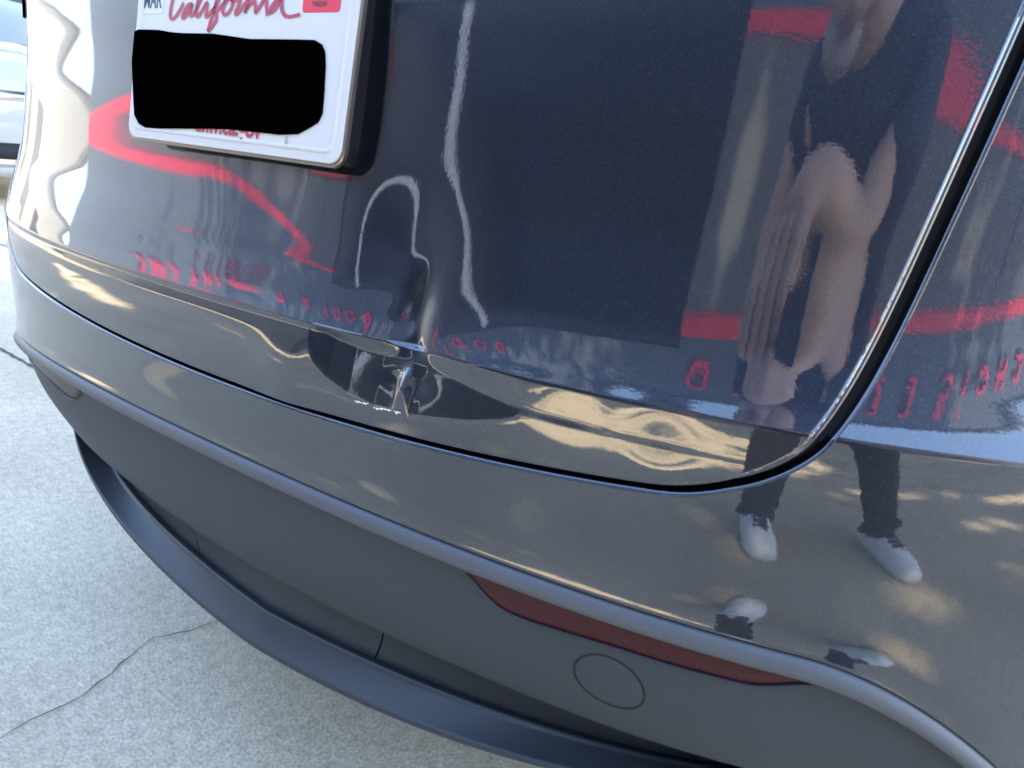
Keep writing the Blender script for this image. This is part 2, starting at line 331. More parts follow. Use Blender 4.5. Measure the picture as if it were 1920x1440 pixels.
# ------------------------------------------------------------------ the car
car=empty('car','dark blue-grey metallic car with a crushed dent in its tailgate','car',loc=(0,1.9,0))
def bfaces(loop_len,base,rings,close=False):
    F=[]; n=loop_len
    for r in range(rings-1):
        for i in range(n-1): F.append((base[r]+i,base[r]+i+1,base[r+1]+i+1,base[r+1]+i))
    return F
def fillet(V,F,loop,Nn,Bo,r,depth,steps=4):
    """round the edge 'loop' (vertex ids) over and fold it inwards; Nn outward normals, Bo outward edge directions"""
    prev=list(loop); P0=np.array([V[i] for i in loop])
    rows=[P0+Bo*r*math.sin(a)-Nn*r*(1-math.cos(a)) for a in [math.pi/2*(i+1)/steps for i in range(steps)]]
    rows.append(rows[-1]-Nn*depth)
    for row in rows:
        st=len(V); V.extend(row.tolist()); cur=list(range(st,st+len(row)))
        for i in range(len(cur)-1): F.append((prev[i],prev[i+1],cur[i+1],cur[i]))
        prev=cur
def normals(P):
    a=np.gradient(P,axis=0); b=np.gradient(P,axis=1); n=np.cross(b,a); n/=np.linalg.norm(n,axis=-1,keepdims=True)+1e-12
    n[n[...,1]>0.2]*=-1
    return n
# seam (lower edge of the tailgate) from the photograph
SE=[(83,548),(208,623),(333,685),(500,744),(700,800),(850,843),(1000,876),(1144,905),(1240,919)]
sx=[];sv_=[]
for a in SE:
    x,s,P=hit(*a); sx.append(x); sv_.append(s)
SFIT=np.polyfit(np.array(sx),np.array(sv_),2)
def sb(x): x=np.clip(x,-.5,.5); return np.polyval(SFIT,x)           # seam as s
EDGE=[hit(*a)[:2] for a in((1335,922),(1372,919),(1407,912),(1445,899),(1479,883),(1510,864),(1537,843),(1556,822),(1575,797),(1600,760),(1623,725),(1695,591),(1747,500),(1783,384),(1869,205),(1920,111))]
ex=np.array([e_[0] for e_ in EDGE]); es=np.array([e_[1] for e_ in EDGE])
ep=es>=-.004; PU=np.polyfit(es[ep],ex[ep],2); 
X0=float(np.polyval(PU,0)); X1=float(np.polyval(PU,.26)); DX=float((np.polyval(PU,.26)-np.polyval(PU,.25))/.01)
en=(es<.004)&(es>-.2); ef=np.clip(es[en]/sb(ex[en]),0,1); xf_=ex[en]
def XH(f,s):                                                    # half width of the tailgate
    up_x=np.interp(np.clip(s,0,None),ES,EX)
    f=np.clip(f,0,1); A_=X0-.452
    lo=X0+EK*f*0-A_*(1-np.sqrt(np.clip(1-f**EP,0,1)))
    return np.where(np.asarray(s)>0,up_x,lo)
EK,EP=0.,1.35
mA=np.stack([np.ones(ep.sum()),es[ep],np.exp(-es[ep]/.03)],1); kf=np.linalg.lstsq(mA,ex[ep],rcond=None)[0]
ES=np.linspace(0,.5,80); EX=kf[0]+kf[1]*ES+kf[2]*np.exp(-ES/.03); X0=float(EX[0])
GAP=.0038
def tail_rows():
    rows=[]
    for s in np.concatenate([np.arange(.42,.15,-.006),np.arange(.15,.006,-.0015),np.arange(.006,.0004,-.0006),[0.]]): rows.append((s,0.))
    f=np.concatenate([np.linspace(.008,.08,8),np.linspace(.09,.9,56),1-np.geomspace(.09,.0005,18),[1.]])
    for a in f: rows.append((None,a))
    return rows
XN=np.concatenate([np.linspace(-.552,.05,101)[:-1],np.linspace(.05,.40,250)[:-1],np.linspace(.40,.552,80)])
XN=np.concatenate([[-.552,-.5517,-.5512,-.550],XN[1:-1],[.550,.5512,.5517,.552]])
rows=tail_rows(); U=XN/.552
P=[]
for s,f in rows:
    if s is not None:
        x=U*(XH(0,s)-GAP*2.2); S=np.full_like(x,s)
    else:
        x=U*(XH(f,-1)-GAP*(2.2-1.2*f)); S=f*(sb(x)+GAP*1.1)
    q=surf(x,S); d=dent(x,S); q[:,1]+=d; 
    P.append(q)
P=np.array(P); NN=normals(P)
V,F=grid(P); V=V.tolist(); F=F.tolist()
nr,nc=P.shape[:2]; idx=np.arange(nr*nc).reshape(nr,nc)
lp=list(idx[:,0])+list(idx[-1,1:])+list(idx[:-1,-1][::-1])
nl=np.concatenate([NN[:,0],NN[-1,1:],NN[:-1,-1][::-1]])
lpP=np.array([V[i] for i in lp]); tg=np.gradient(lpP,axis=0); bo=np.cross(tg,nl); bo/=np.linalg.norm(bo,axis=1,keepdims=True)+1e-9
if bo[len(bo)//2][2]>0: bo=-bo
nf0=len(F)
fillet(V,F,lp,nl,bo,.0022,.02)
tail=mesh('tailgate',V,F,M['paint'],car)
tail.data.materials.append(M['gap'])
for fi in range(nf0+3*(len(lp)-1),len(F)): tail.data.polygons[fi].material_index=1  # folded painted edge coloured black to stand for shade inside the seam
tail['label']='dented metallic tailgate with a crushed crease'
# dark channel behind the seam
ch=lpP+bo*.004-nl*.016
c0=ch-bo*.012; c1=ch+bo*.016
mesh('seam_channel',np.concatenate([c0,c1]),[(i,i+1,len(ch)+i+1,len(ch)+i) for i in range(len(ch)-1)],M['gap'],car)
# bumper: beside and below the tailgate
def side_cols(n1=46,n2=44):                      # 0..1 from the seam to the flank
    return np.concatenate([[0,.0003,.0008,.002],np.linspace(.0055,.28,n1),np.linspace(.29,1,n2)])
XE=1.75
W_=side_cols(); rowsA=[r for r in rows]
Pr=[];Pl=[]
for s,f in rowsA:
    if s is not None: x0=float(XH(0,s))+GAP; S=s
    else: x0=float(XH(f,-1))+GAP; S=None
    x=x0+(XE-x0)*W_
    for sg,dst in((1,Pr),(-1,Pl)):
        xx=sg*x; Sv=np.full_like(xx,s) if s is not None else f*(sb(xx)-GAP*1.1)
        dst.append(surf(xx,Sv))
x1=float(XH(1.,-1))+GAP
xc_=np.concatenate([np.arange(-x1,x1,.008)[1:],[]]); xcol=np.concatenate([-(x1+(XE-x1)*W_)[::-1],xc_,x1+(XE-x1)*W_])
hrows=np.concatenate([[0,.01,.03],np.linspace(.06,1,50)])
Pb=[]
for h in hrows:
    s0=sb(xcol)-GAP*1.1; S=s0+( -VTOT-s0)*h; Pb.append(surf(xcol,S))
Pb=np.array(Pb); Pr=np.array(Pr); Pl=np.array(Pl)
V=[];F=[]
v,f=grid(Pb); V+=v.tolist(); F+=f.tolist(); ib=np.arange(len(v)).reshape(Pb.shape[:2]); nw=len(W_)
def add_side(Q,cols):
    r,c=Q.shape[:2]; ids=np.zeros((r,c),int)
    st=len(V); V.extend(Q[:-1].reshape(-1,3).tolist()); ids[:-1]=np.arange(st,st+(r-1)*c).reshape(r-1,c); ids[-1]=cols
    for i in range(r-1):
        for j in range(c-1): F.append((ids[i,j],ids[i,j+1],ids[i+1,j+1],ids[i+1,j]))
    return ids
ir=add_side(Pr,ib[0,-nw:]); il=add_side(Pl,ib[0,:nw][::-1])
lp=list(il[:,0])+list(ib[0,nw:-nw])+list(ir[::-1,0])
Nr=normals(Pr);Nl=normals(Pl);Nb=normals(Pb)
nl=np.concatenate([Nl[:,0],Nb[0,nw:-nw],Nr[::-1,0]]); lpP=np.array([V[i] for i in lp]); tg=np.gradient(lpP,axis=0); bo=np.cross(tg,nl); bo/=np.linalg.norm(bo,axis=1,keepdims=True)+1e-9
if bo[len(bo)//2][2]<0: bo=-bo
fillet(V,F,lp,nl,bo,.0028,.02,5)
nb=Nb[-1]; lb=list(ib[-1]); lpP=Pb[-1]; tg=np.gradient(lpP,axis=0); bo=np.cross(tg,nb); bo/=np.linalg.norm(bo,axis=1,keepdims=True)+1e-9
if bo[len(bo)//2][2]>0: bo=-bo
fillet(V,F,lb,nb,bo,.002,.012,3)
bumper=mesh('bumper',V,F,M['paint'],car)
# ---- satin strip under the painted bumper
xs=np.concatenate([np.linspace(-1.5,-.7,40),np.linspace(-.69,.74,240),np.linspace(.75,1.5,40)])
def loft(xs,prof):                               # prof: list of (offset inwards, drop below the painted edge)
    Q=[]
    base=surf(xs,np.full_like(xs,-VTOT)); x,y,th=plan(xs)
    w_=np.clip((np.abs(xs)-.6)/.15,0,1)
    for o,dz in prof:
        q=base.copy(); q[:,0]-=o*np.sin(th)*w_; q[:,1]+=o*(1-w_+w_*np.cos(th)); q[:,2]-=dz; Q.append(q)
    return np.array(Q)
pr=[(.012,.0035),(.0045,.0030),(.0012,.0034),(-.0012,.0052),(-.0030,.0085),(-.0042,.0125),(-.0038,.0165),(-.0012,.0195),(.004,.0212),(.020,.0220)]
mesh('trim_strip',*grid(loft(xs,pr)),M['trim'],car)
# ---- lower fascia, recess panels and lip
def low(xi,o,z):                                 # a curve that follows the car's plan, set in by o, at height z
    xi=np.atleast_1d(np.asarray(xi,float)); x,y,th=plan(xi); w_=np.clip((np.abs(xi)-.45)/.3,0,1)
    return np.stack([x-o*np.sin(th)*w_,y+o*(1-w_+w_*np.cos(th)),z+Z0+0*x],-1)
def ax(xi): return np.minimum(np.abs(np.atleast_1d(np.asarray(xi,float))),.9)
def rec(xi): a=ax(xi); return low(xi,.046+.03*np.minimum(a,.3)-.004*a,-.4493+.0709*a**2-.0705*a**4)
def lin(xi): a=ax(xi); return low(xi,.0605+.06*a+.045*a*a,-.5108+.1141*a**2-.0413*a**4)
def lout(xi): a=ax(xi); return low(xi,.040+.036*a+.014*a*a,-.542+.2589*a**2+.016*a**4)
xf=np.concatenate([np.linspace(-1.1,-.7,30),np.linspace(-.69,.69,220),np.linspace(.7,1.1,30)])
def fascia(x,wv):
    x=np.atleast_1d(np.asarray(x,float)); a=loft(x,[(.012,.0215)])[0]; b=rec(x); wv=np.asarray(wv,float)[...,None]
    q=a+(b-a)*wv; q[...,1]-=.010*np.sin(np.pi*np.clip(wv[...,0],0,1))
    return q
Q=np.array([fascia(xf,np.full_like(xf,t)) for t in np.linspace(0,1,30)])
e=Q[-1].copy(); e2=e.copy(); e2[:,1]+=.003; e2[:,2]-=.002; e3=e2.copy(); e3[:,1]+=.03
Q=np.concatenate([Q,[e2,e3]])
mesh('fascia',*grid(Q),M['fascia'],car)
def panel(name,x0,x1,n):
    Q=[]
    for t in np.linspace(-.02,1.0,14):
        xa=np.linspace(x0+ (np.sign(x0)*(-.022*t) if abs(x0)<.3 else 0),x1+(np.sign(x1)*(-.022*t) if abs(x1)<.3 else 0),n)
        a=rec(xa); a[:,1]+=.012; b=lin(xa); b[:,1]+=.006; q=a+(b-a)*t; q[:,1]+=.004*math.sin(math.pi*max(t,0)); Q.append(q)
    return mesh(name,*grid(np.array(Q)),M['lip'],car)
panel('recess_panel',-.90,-.1775,60); panel('recess_panel',-.1755,.1755,50); panel('recess_panel',.1775,.90,60)
xb=np.linspace(-.85,.85,60); q1=lin(xb); q1[:,1]+=.02; q0=rec(xb); q0[:,1]+=.03
mesh('recess_back',*grid(np.array([q0,q1])),M['gap'],car)
xl=np.linspace(-.72,.78,220)
a=lin(xl); b=lout(xl)
Q=[]
a0=a.copy(); a0[:,1]+=.02; a0[:,2]-=.004; Q.append(a0)
a1=a.copy(); a1[:,1]+=.001; Q+= [a1]
a2=a+(b-a)*.04; a2[:,2]+=.002; a2[:,1]-=.0008; Q.append(a2)
for t in np.linspace(.1,.93,10):
    q=a+(b-a)*t; q[:,2]-=.001*math.sin(math.pi*t); q[:,1]+=.0006*math.sin(math.pi*t); Q.append(q)
b1=b.copy(); Q.append(b1); b2=b.copy(); b2[:,2]-=.0022; b2[:,1]-=.0016; Q.append(b2); b3=b.copy(); b3[:,2]-=.006; b3[:,1]-=.0005; Q.append(b3); b4=b.copy(); b4[:,2]-=.009; b4[:,1]+=.006; Q.append(b4); b5=b4.copy(); b5[:,1]+=.35; b5[:,2]-=.01; Q.append(b5)
mesh('lower_lip',*grid(np.array(Q)),M['lip'],car)
# ---- reflectors
def fhit(px,py):
    d=ray(px,py); c=CAM+np.array([0,0,Z0]); best=None
    x=.5
    t=.45
    def f(t):
        P=c+t*d; x=P[0]; a=fascia(x,0.)[0]; b=fascia(x,1.)[0]; wv=(a[2]-P[2])/(a[2]-b[2]); return P[1]-fascia(x,np.clip(wv,0,1))[0][1],wv,P
    for _ in range(50):
        a=f(t)[0]; b=f(t+1e-4)[0]; t-=np.clip(a/((b-a)/1e-4+1e-9),-.05,.05)
    return f(t)[1:]
lowpx=[(878,1068),(888,1086),(911,1113),(940,1140),(985,1160),(1033,1175),(1150,1210),(1267,1247),(1383,1277),(1500,1300),(1558,1310),(1585,1318)]
lw=[fhit(*a) for a in lowpx]; lx=np.array([P[0] for _,P in lw]); lv=np.array([v for v,_ in lw])
xr=np.linspace(lx[0],lx[-1],120); wr=np.interp(xr,lx,lv); wr=np.convolve(np.pad(wr,3,'edge'),np.ones(7)/7,'valid'); tp_=np.clip((xr[-1]-xr)/(.22*(xr[-1]-xr[0])),0,1); wr=wr*(tp_*tp_*(3-2*tp_)*.97+.03)
for sg in(1,-1):
    Q=[]
    for t in np.linspace(0,1,9):
        q=fascia(sg*xr,wr*t); q[:,1]-=.0012+.0015*math.sin(math.pi*t); Q.append(q)
    q=fascia(sg*xr,wr*1.0); q[:,1]+=.004; Q.append(q)
    r_=mesh('reflector',*grid(np.array(Q)),M['refl'],car)
    r_['label']='red honeycomb reflector set under the trim strip'
    rim=[]
    for o,dw in((.0015,.0),(-.0032,.006),(-.0036,.022),(.001,.05)):
        q=fascia(sg*xr,wr+dw*.6); q[:,1]+=o; rim.append(q)
    mesh('rim',*grid(np.array(rim)),M['fascia'],r_)
# ---- round tow eye cover
_,Pc=fhit(1141,1281); _,Pa=fhit(1209,1297); _,Pd=fhit(1141,1236)
rad=.5*(abs(Pa[0]-Pc[0])+abs(Pd[2]-Pc[2]))*1.02
def disc(name,r0,r1,offs,mt,parent=car,n=64):
    Q=[]
    rr=np.linspace(r0,r1,len(offs))
    for r,o in zip(rr,offs):
        an=np.linspace(0,2*np.pi,n); x=Pc[0]+r*np.cos(an)
        z=Pc[2]+r*np.sin(an); a=fascia(x,np.zeros(n)); b=fascia(x,np.ones(n)); wv=(a[:,2]-z)/(a[:,2]-b[:,2]); q=fascia(x,wv); q[:,1]+=o; Q.append(q)
    return mesh(name,*grid(np.array(Q)),mt,parent)
tc_=disc('tow_eye_cover',.0001,rad,[-.0012,-.0012,-.0012,-.0012,-.0012,-.0011,-.0006,.0002],M['fascia'])
disc('cover_gap',rad-.0004,rad+.0016,[-.0003,-.0004,-.0003],M['gap'],tc_)
# ---- number plate
TI=.13963
up_=np.array([0,math.sin(TI),math.cos(TI)]); pn=np.array([0,-math.cos(TI),math.sin(TI)]); pz=np.array([-.009,.012,Z0]); po_=np.array([-.009,.012,0])
def pl(x,y,o=0): return np.array([x,0,0])+up_*y+pn*o+pz
def pxpl(px,py):                                  # photo pixel -> plate coordinates
    d=ray(px,py); c_=CAM-po_; t=-(c_@pn)/(d@pn); P=c_+t*d; return P[0],P@up_
def rrect(w,h,r,n=8,cx=0,cy=0):
    o=[]
    for qx,qy,a0 in((1,1,0),(-1,1,90),(-1,-1,180),(1,-1,270)):
        for i in range(n+1):
            a=R(a0+90*i/n); o.append((cx+qx*(w/2-r)+r*math.cos(a),cy+qy*(h/2-r)+r*math.sin(a)))
    return o
def plate_part(name,outline_rings,mt,parent,fill=True):
    """outline_rings: list of (points, offset)"""
    V=[];F=[]; n=len(outline_rings[0][0])
    for pts,o in outline_rings: V+=[pl(x,y,o) for x,y in pts]
    for r in range(len(outline_rings)-1):
        for i in range(n): F.append((r*n+i,r*n+(i+1)%n,(r+1)*n+(i+1)%n,(r+1)*n+i))
    if fill: F.append(tuple((len(outline_rings)-1)*n+i for i in range(n)))
    return mesh(name,V,F,mt,parent,smooth=False)
PW,PH=.309,.154; cy=PH/2
plate_part('plate_bracket',[(rrect(.304,.152,.014,cy=cy+.001),-.030),(rrect(.304,.152,.014,cy=cy+.001),-.0065),(rrect(.297,.147,.013,cy=cy+.001),-.0050)],M['black'],car)
plate_part('plate_frame',[(rrect(.315,.160,.014,cy=cy),-.006),(rrect(.315,.160,.014,cy=cy),-.0022),(rrect(.313,.158,.013,cy=cy),-.0016)],M['plate_edge'],car)
plate=plate_part('license_plate',[(rrect(PW,PH,.013,cy=cy),-.0018),(rrect(PW,PH,.013,cy=cy),-.0003),(rrect(PW-.001,PH-.001,.013,cy=cy),0),(rrect(PW-.014,PH-.014,.010,cy=cy),.0002),(rrect(PW-.017,PH-.017,.009,cy=cy),.0012),(rrect(PW-.020,PH-.020,.008,cy=cy),.0013),(rrect(PW-.023,PH-.023,.007,cy=cy),.0003)],M['plate'],car)
plate['label']='white number plate with red lettering and a blacked-out number'
PO=.0005
def flat_text(name,txt,x,y,h,wscale,mt,parent,rot=0,off=PO+.0003,bold=.0,shear=0):
    cu=bpy.data.curves.new(name,'FONT'); cu.body=txt; cu.size=1; cu.offset=bold; cu.shear=shear; cu.align_x='CENTER'
    o=bpy.data.objects.new(name,cu); COL.objects.link(o); dg=bpy.context.evaluated_depsgraph_get(); me=bpy.data.meshes.new_from_object(o.evaluated_get(dg)); bpy.data.objects.remove(o)
    cr,sr=math.cos(rot),math.sin(rot); k=h/.69
    for v in me.vertices:
        a,b=v.co.x*k*wscale,v.co.y*k; v.co=Vector(pl(x+a*cr-b*sr,y+a*sr+b*cr,off))
    me.materials.append(mt); o=bpy.data.objects.new(name,me); link(o,parent); o.matrix_parent_inverse=parent.matrix_world.inverted(); 
    return o
def child_of_mesh(o,parent):
    o.parent=parent; o.matrix_parent_inverse=Matrix.Identity(4); return o
# stickers
a=pxpl(262,27); b=pxpl(311,27); sw=.036
st=plate_part('month_sticker',[(rrect(sw,.026,.003,cx=(a[0]+b[0])/2,cy=a[1]+.013),PO),(rrect(sw-.0006,.0254,.003,cx=(a[0]+b[0])/2,cy=a[1]+.013),PO+.0002)],M['sticker_w'],plate)
flat_text('lettering','MAR',(a[0]+b[0])/2,a[1]+.0055,.017,.60,M['black_ink'],plate,off=PO+.0006,bold=.01)
a=pxpl(567,24); b=pxpl(638,22)
st2=plate_part('year_sticker',[(rrect(b[0]-a[0],.026,.003,cx=(a[0]+b[0])/2,cy=a[1]+.013),PO),(rrect(b[0]-a[0]-.0006,.0254,.003,cx=(a[0]+b[0])/2,cy=a[1]+.013),PO+.0002)],M['sticker'],plate)
c=pxpl(600,13); flat_text('lettering','Y0460104',c[0],c[1],.0042,.72,M['black_ink'],plate,off=PO+.0006,bold=.01)
# script lettering drawn as pen strokes (pixel tracks read off the plate)
def stroke(name,tracks,w,mt,parent,off):
    V=[];F=[]
    for tr in tracks:
        pts=[Vector((*pxpl(200+x/7.385,y/7.385),0)) for x,y in tr]
        sm=[]
        for i in range(len(pts)-1):
            p0,p1,p2,p3=pts[max(i-1,0)],pts[i],pts[i+1],pts[min(i+2,len(pts)-1)]
            for k_ in range(5):
                t=k_/5; sm.append(.5*((2*p1)+(p2-p0)*t+(2*p0-5*p1+4*p2-p3)*t*t+(3*p1-p0-3*p2+p3)*t**3))
        sm.append(pts[-1]); st=len(V)
        for i,p in enumerate(sm):
            t=(sm[min(i+1,len(sm)-1)]-sm[max(i-1,0)]); t=t.normalized() if t.length>1e-9 else Vector((1,0,0)); nn=Vector((-t.y,t.x,0))
            ww=w*(.75+.5*abs(t.y)); 
            for sgn in(1,-1): V.append(pl(p.x+nn.x*ww*sgn,p.y+nn.y*ww*sgn,off))
        F+=[(st+2*i,st+2*i+1,st+2*i+3,st+2*i+2) for i in range(len(sm)-1)]
    return mesh(name,V,F,mt,parent,smooth=False)
TR=[[(1010,-120),(985,-150),(945,-90),(915,40),(895,140),(890,220),(912,268),(960,240),(1010,165),(1050,95),(1075,45)],
 [(1195,60),(1150,62),(1095,140),(1060,215),(1072,258),(1120,200),(1180,100),(1198,60),(1178,140),(1165,200),(1185,222),(1235,165),(1290,50),(1330,-60),(1345,-140),(1315,-150),(1282,-20),(1260,100),(1250,190),(1268,236),(1310,190),(1352,115),(1402,40),(1395,130),(1383,215),(1400,236),(1450,175),(1520,85),(1585,-60),(1600,-170),(1565,-170),(1530,20),(1490,180),(1440,330),(1413,442)],
 [(1413,442),(1480,360),(1527,275),(1528,205),(1500,185),(1545,145),(1620,60),(1680,-20)],
 [(1715,-30),(1650,50),(1618,150),(1645,212),(1710,165),(1755,60),(1745,-25),(1705,-35),(1770,20),(1860,-15),(1835,80),(1800,160),(1806,206),(1855,150),(1920,60),(1985,-10),(1965,80),(1925,180),(1950,120),(2050,20),(2070,100),(2076,178),(2115,120),(2190,0),(2215,-30),(2222,60),(2237,222)],
 [(2420,-15),(2350,20),(2290,110),(2280,176),(2325,150),(2390,55),(2440,-25),(2432,70),(2445,165),(2490,226),(2545,236),(2620,222),(2688,206)]]
stroke('script_lettering',TR,.00165,M['red_ink'],plate,PO+.0006)
a=pxpl(340,252);b=pxpl(505,257)
flat_text('lettering','dmv.ca.gov',pxpl(425,255)[0],pxpl(425,252)[1],.0150,1.0,M['red_ink'],plate,off=PO+.0005,bold=.03)
# flat black patch added over the unknown number, standing in for its redaction
bl=[(252,60),(262,56),(300,57),(322,61),(345,63),(402,64),(430,68),(470,74),(560,75),(592,76),(605,84),(611,98),(612,125),(609,180),(606,214),(598,230),(582,240),(560,252),(525,253),(470,247),(430,243),(400,242),(300,241),(275,240),(262,232),(254,215),(252,180),(250,130),(246,112),(245,85)]
bl=[(max(q[0],251-.092*q[1]+9),q[1]) for q in bl]; V=[pl(*pxpl(*q),PO+.0010) for q in bl]+[pl(*pxpl(*q),PO) for q in bl]; n=len(bl)
tp=mesh('number_blackout',V,[tuple(range(n))]+[(i,(i+1)%n,n+(i+1)%n,n+i) for i in range(n)],M['blackout'],plate,smooth=False)
# slots and embossed number tops
for x_ in(-.0889,.0889):
    plate_part('slot',[(rrect(.0045,.017,.0022,cx=x_,cy=.0155),PO+.0001),(rrect(.0044,.0168,.0021,cx=x_,cy=.0155),PO+.0002)],M['steel'],plate)
# scratches on the buckle's lower rim
def patch_scratch(pts,w):
    V=[];F=[]
    fine=[]
    for a,b in zip(pts[:-1],pts[1:]):
        for k_ in range(5): fine.append((a[0]+(b[0]-a[0])*k_/5,a[1]+(b[1]-a[1])*k_/5))
    pts=fine+[pts[-1]]
    for i,(px,py) in enumerate(pts):
        ww=w*random.uniform(.25,1.1)*math.sin(math.pi*(i+.6)/(len(pts)+.2))**.5; x,s,P=hit(px,py+random.uniform(-.8,.8)); x2,s2,P2=hit(px+1,py+ww)
        for xx,s_ in((x,s),(x2,s2)):
            q=surf(xx,s_); q[1]+=dent(xx,s_)-.0004; V.append(q)
    F=[(2*i,2*i+1,2*i+3,2*i+2) for i in range(len(pts)-1)]
    return mesh('scratch',V,F,M['chip'],tail,smooth=False)
patch_scratch([(664,750),(672,752),(681,755),(690,756)],5)
patch_scratch([(699,763),(706,765),(716,765),(727,768),(734,769)],5)
patch_scratch([(739,770),(745,771),(752,773)],6)
# ---- the rest of the car (outside the picture, but it stands there and throws its shadow)
def section(y,hw,zlo,zhi,n=24,pw=3.2):
    an=np.linspace(0,np.pi,n); cx=np.cos(an); sn=np.sin(an)
    x=hw*np.sign(cx)*np.abs(cx)**(2/pw); z=zlo+(zhi-zlo)*np.abs(sn)**(2/pw)
    return np.stack([x,np.full(n,y),z],-1)
secs=[(.62,.915,.52,1.06),(.95,.93,.50,1.1),(1.5,.95,.45,1.12),(2.4,.955,.42,1.1),(3.3,.95,.45,1.05),(3.9,.93,.48,1.0),(4.4,.86,.45,.92),(4.68,.62,.45,.78)]
mesh('body_shell',*grid(np.array([section(*s_) for s_ in secs])),M['paint'],car)
cab=[(.40,.62,1.04,1.10),(.75,.70,1.04,1.32),(1.2,.74,1.04,1.56),(1.9,.75,1.04,1.62),(2.5,.74,1.04,1.58),(3.1,.70,1.04,1.30),(3.5,.66,1.02,1.06)]
mesh('cabin_glass',*grid(np.array([section(*s_,pw=3.6) for s_ in cab])),M['glass'],car)
top=surf(np.linspace(-.63,.63,60),np.full(60,.42)); t2=top.copy(); t2[:,1]-=.02; t2[:,2]+=.015; t3=t2.copy(); t3[:,1]+=.03; t3[:,2]+=.015; t4=t3.copy(); t4[:,1]+=.32; t4[:,2]+=.02
mesh('spoiler',*grid(np.array([top,t2,t3,t4])),M['paint'],car)
for sg in(1,-1):
    xx=np.linspace(.60,1.15,30); Q=[surf(sg*xx,np.full(30,h)) +np.array([0,-.004,0]) for h in(.26,.30,.34,.38)]
    mesh('tail_light',*grid(np.array(Q)),M['red_lamp'],car)
    for yy in(.98,3.85):
        an=np.linspace(0,2*np.pi,33); pro=[(.20,.0),(.30,.0),(.345,-.02),(.355,-.06),(.355,-.18),(.34,-.22)]
        Q=np.array([[(sg*(.945+o),yy+r_*math.cos(a),.355+r_*math.sin(a)) for a in an] for r_,o in pro])
        wh=mesh('wheel',*grid(Q),M['rubber'],car)
        Q=np.array([[(sg*(.945+o),yy+r_*math.cos(a),.355+r_*math.sin(a)) for a in an] for r_,o in[(.001,-.02),(.06,-.015),(.08,-.035),(.19,-.03),(.215,-.005),(.235,.004)]])
        mesh('rim',*grid(Q),M['steel'],wh)
bm=bmesh.new(); box(bm,-.7,.7,.42,4.3,.24,.34); bobj('underbody',bm,M['black'],car)
bm=bmesh.new(); box(bm,-.5,.5,.27,.6,.30,1.0); bobj('tailgate_core',bm,M['black'],car)
# ------------------------------------------------------------------ the workshop behind the camera
bld=empty('workshop_building','grey workshop with a red stripe and red raised sign letters','building',loc=(-5,-6,0))
DY=-6.0; S1,S2=2.705,2.845; L1,L2=3.40,3.83; RT=4.17; BX0,BX1,BT=-5.4,.55,3.2; WX0,WX1=-19.2,16.
def wallbox(name,mt,x0,x1,z0,z1,y0=DY-.25,y1=DY): return boxo(name,mt,bld,x0,x1,y0,y1,z0,z1,bev=0)
wallbox('lower_wall',M['wall_low'],WX0,BX0,0,S1); wallbox('lower_wall',M['wall_low'],BX1,WX1,0,S1)
wallbox('red_stripe',M['stripe'],WX0,BX0,S1,S2,y1=DY+.012); wallbox('red_stripe',M['stripe'],BX1,WX1,S1,S2,y1=DY+.012)
wallbox('upper_wall',M['wall_up'],WX0,BX0,S2,BT); wallbox('upper_wall',M['wall_up'],BX1,WX1,S2,BT)
wallbox('upper_wall',M['wall_up'],WX0,WX1,BT,RT)
wallbox('parapet_cap',M['wall_up'],WX0-.05,WX1+.05,RT,RT+.08,DY-.3,DY+.05)
# open bay: dark interior
for n_,a in(('bay_wall',(BX0-.15,BX0,-13,DY-.25,0,BT)),('bay_wall',(BX1,BX1+.15,-13,DY-.25,0,BT)),('bay_wall',(BX0-.15,BX1+.15,-13.2,-13,0,BT)),('bay_ceiling',(BX0-.15,BX1+.15,-13.2,DY-.25,BT,BT+.15)),('bay_floor',(BX0,BX1,-13,DY-.25,0,.012))):
    boxo(n_,M['dark'],bld,*a,bev=0)
wallbox('side_wall',M['wall_up'],WX0,WX0+.25,0,RT,-16,DY-.25)
wallbox('roof',M['wall_up'],WX0,WX1,RT-.1,RT-.02,-16,DY-.25)
# shallow pilasters so that the wall is not one sheet
for x_ in(-16,-13.4,-9.9,-6.6,3.3,6.9,10.5): wallbox('pilaster',M['wall_low'],x_,x_+.10,0,S1-.02,DY-.1,DY+.03)
def letter(ch,x,h=L2-L1,z=L1):
    cu=bpy.data.curves.new('letter','FONT'); cu.body=ch; cu.size=1; cu.offset=.022; cu.extrude=.045; cu.align_x='CENTER'
    o=bpy.data.objects.new('letter',cu); COL.objects.link(o); dg=bpy.context.evaluated_depsgraph_get(); me=bpy.data.meshes.new_from_object(o.evaluated_get(dg)); bpy.data.objects.remove(o)
    k_=h/.73
    for v in me.vertices:
        a,b,c_=v.co; v.co=(x-a*k_*.86,DY+.045+c_*k_,z+b*k_+.01)
    me.materials.append(M['letter']); o=bpy.data.objects.new('letter',me); link(o,bld); o.matrix_parent_inverse=Matrix.Translation(-Vector(bld.location))
for word,xs_ in(('CHOICES',(8.8,8.05,7.3,6.7,6.1,5.15,4.4)),('AUTO',(3.45,2.6,1.75,.95)),('BODY',(-3.45,-4.1,-4.75,-5.35)),('&',(-6.35,)),('PAINT',(-7.4,-8.1,-8.65,-9.2,-9.9)),('INC.',(-10.7,-11.25,-11.95,-12.45))):
    for c_,x_ in zip(word,xs_): letter(c_,x_)
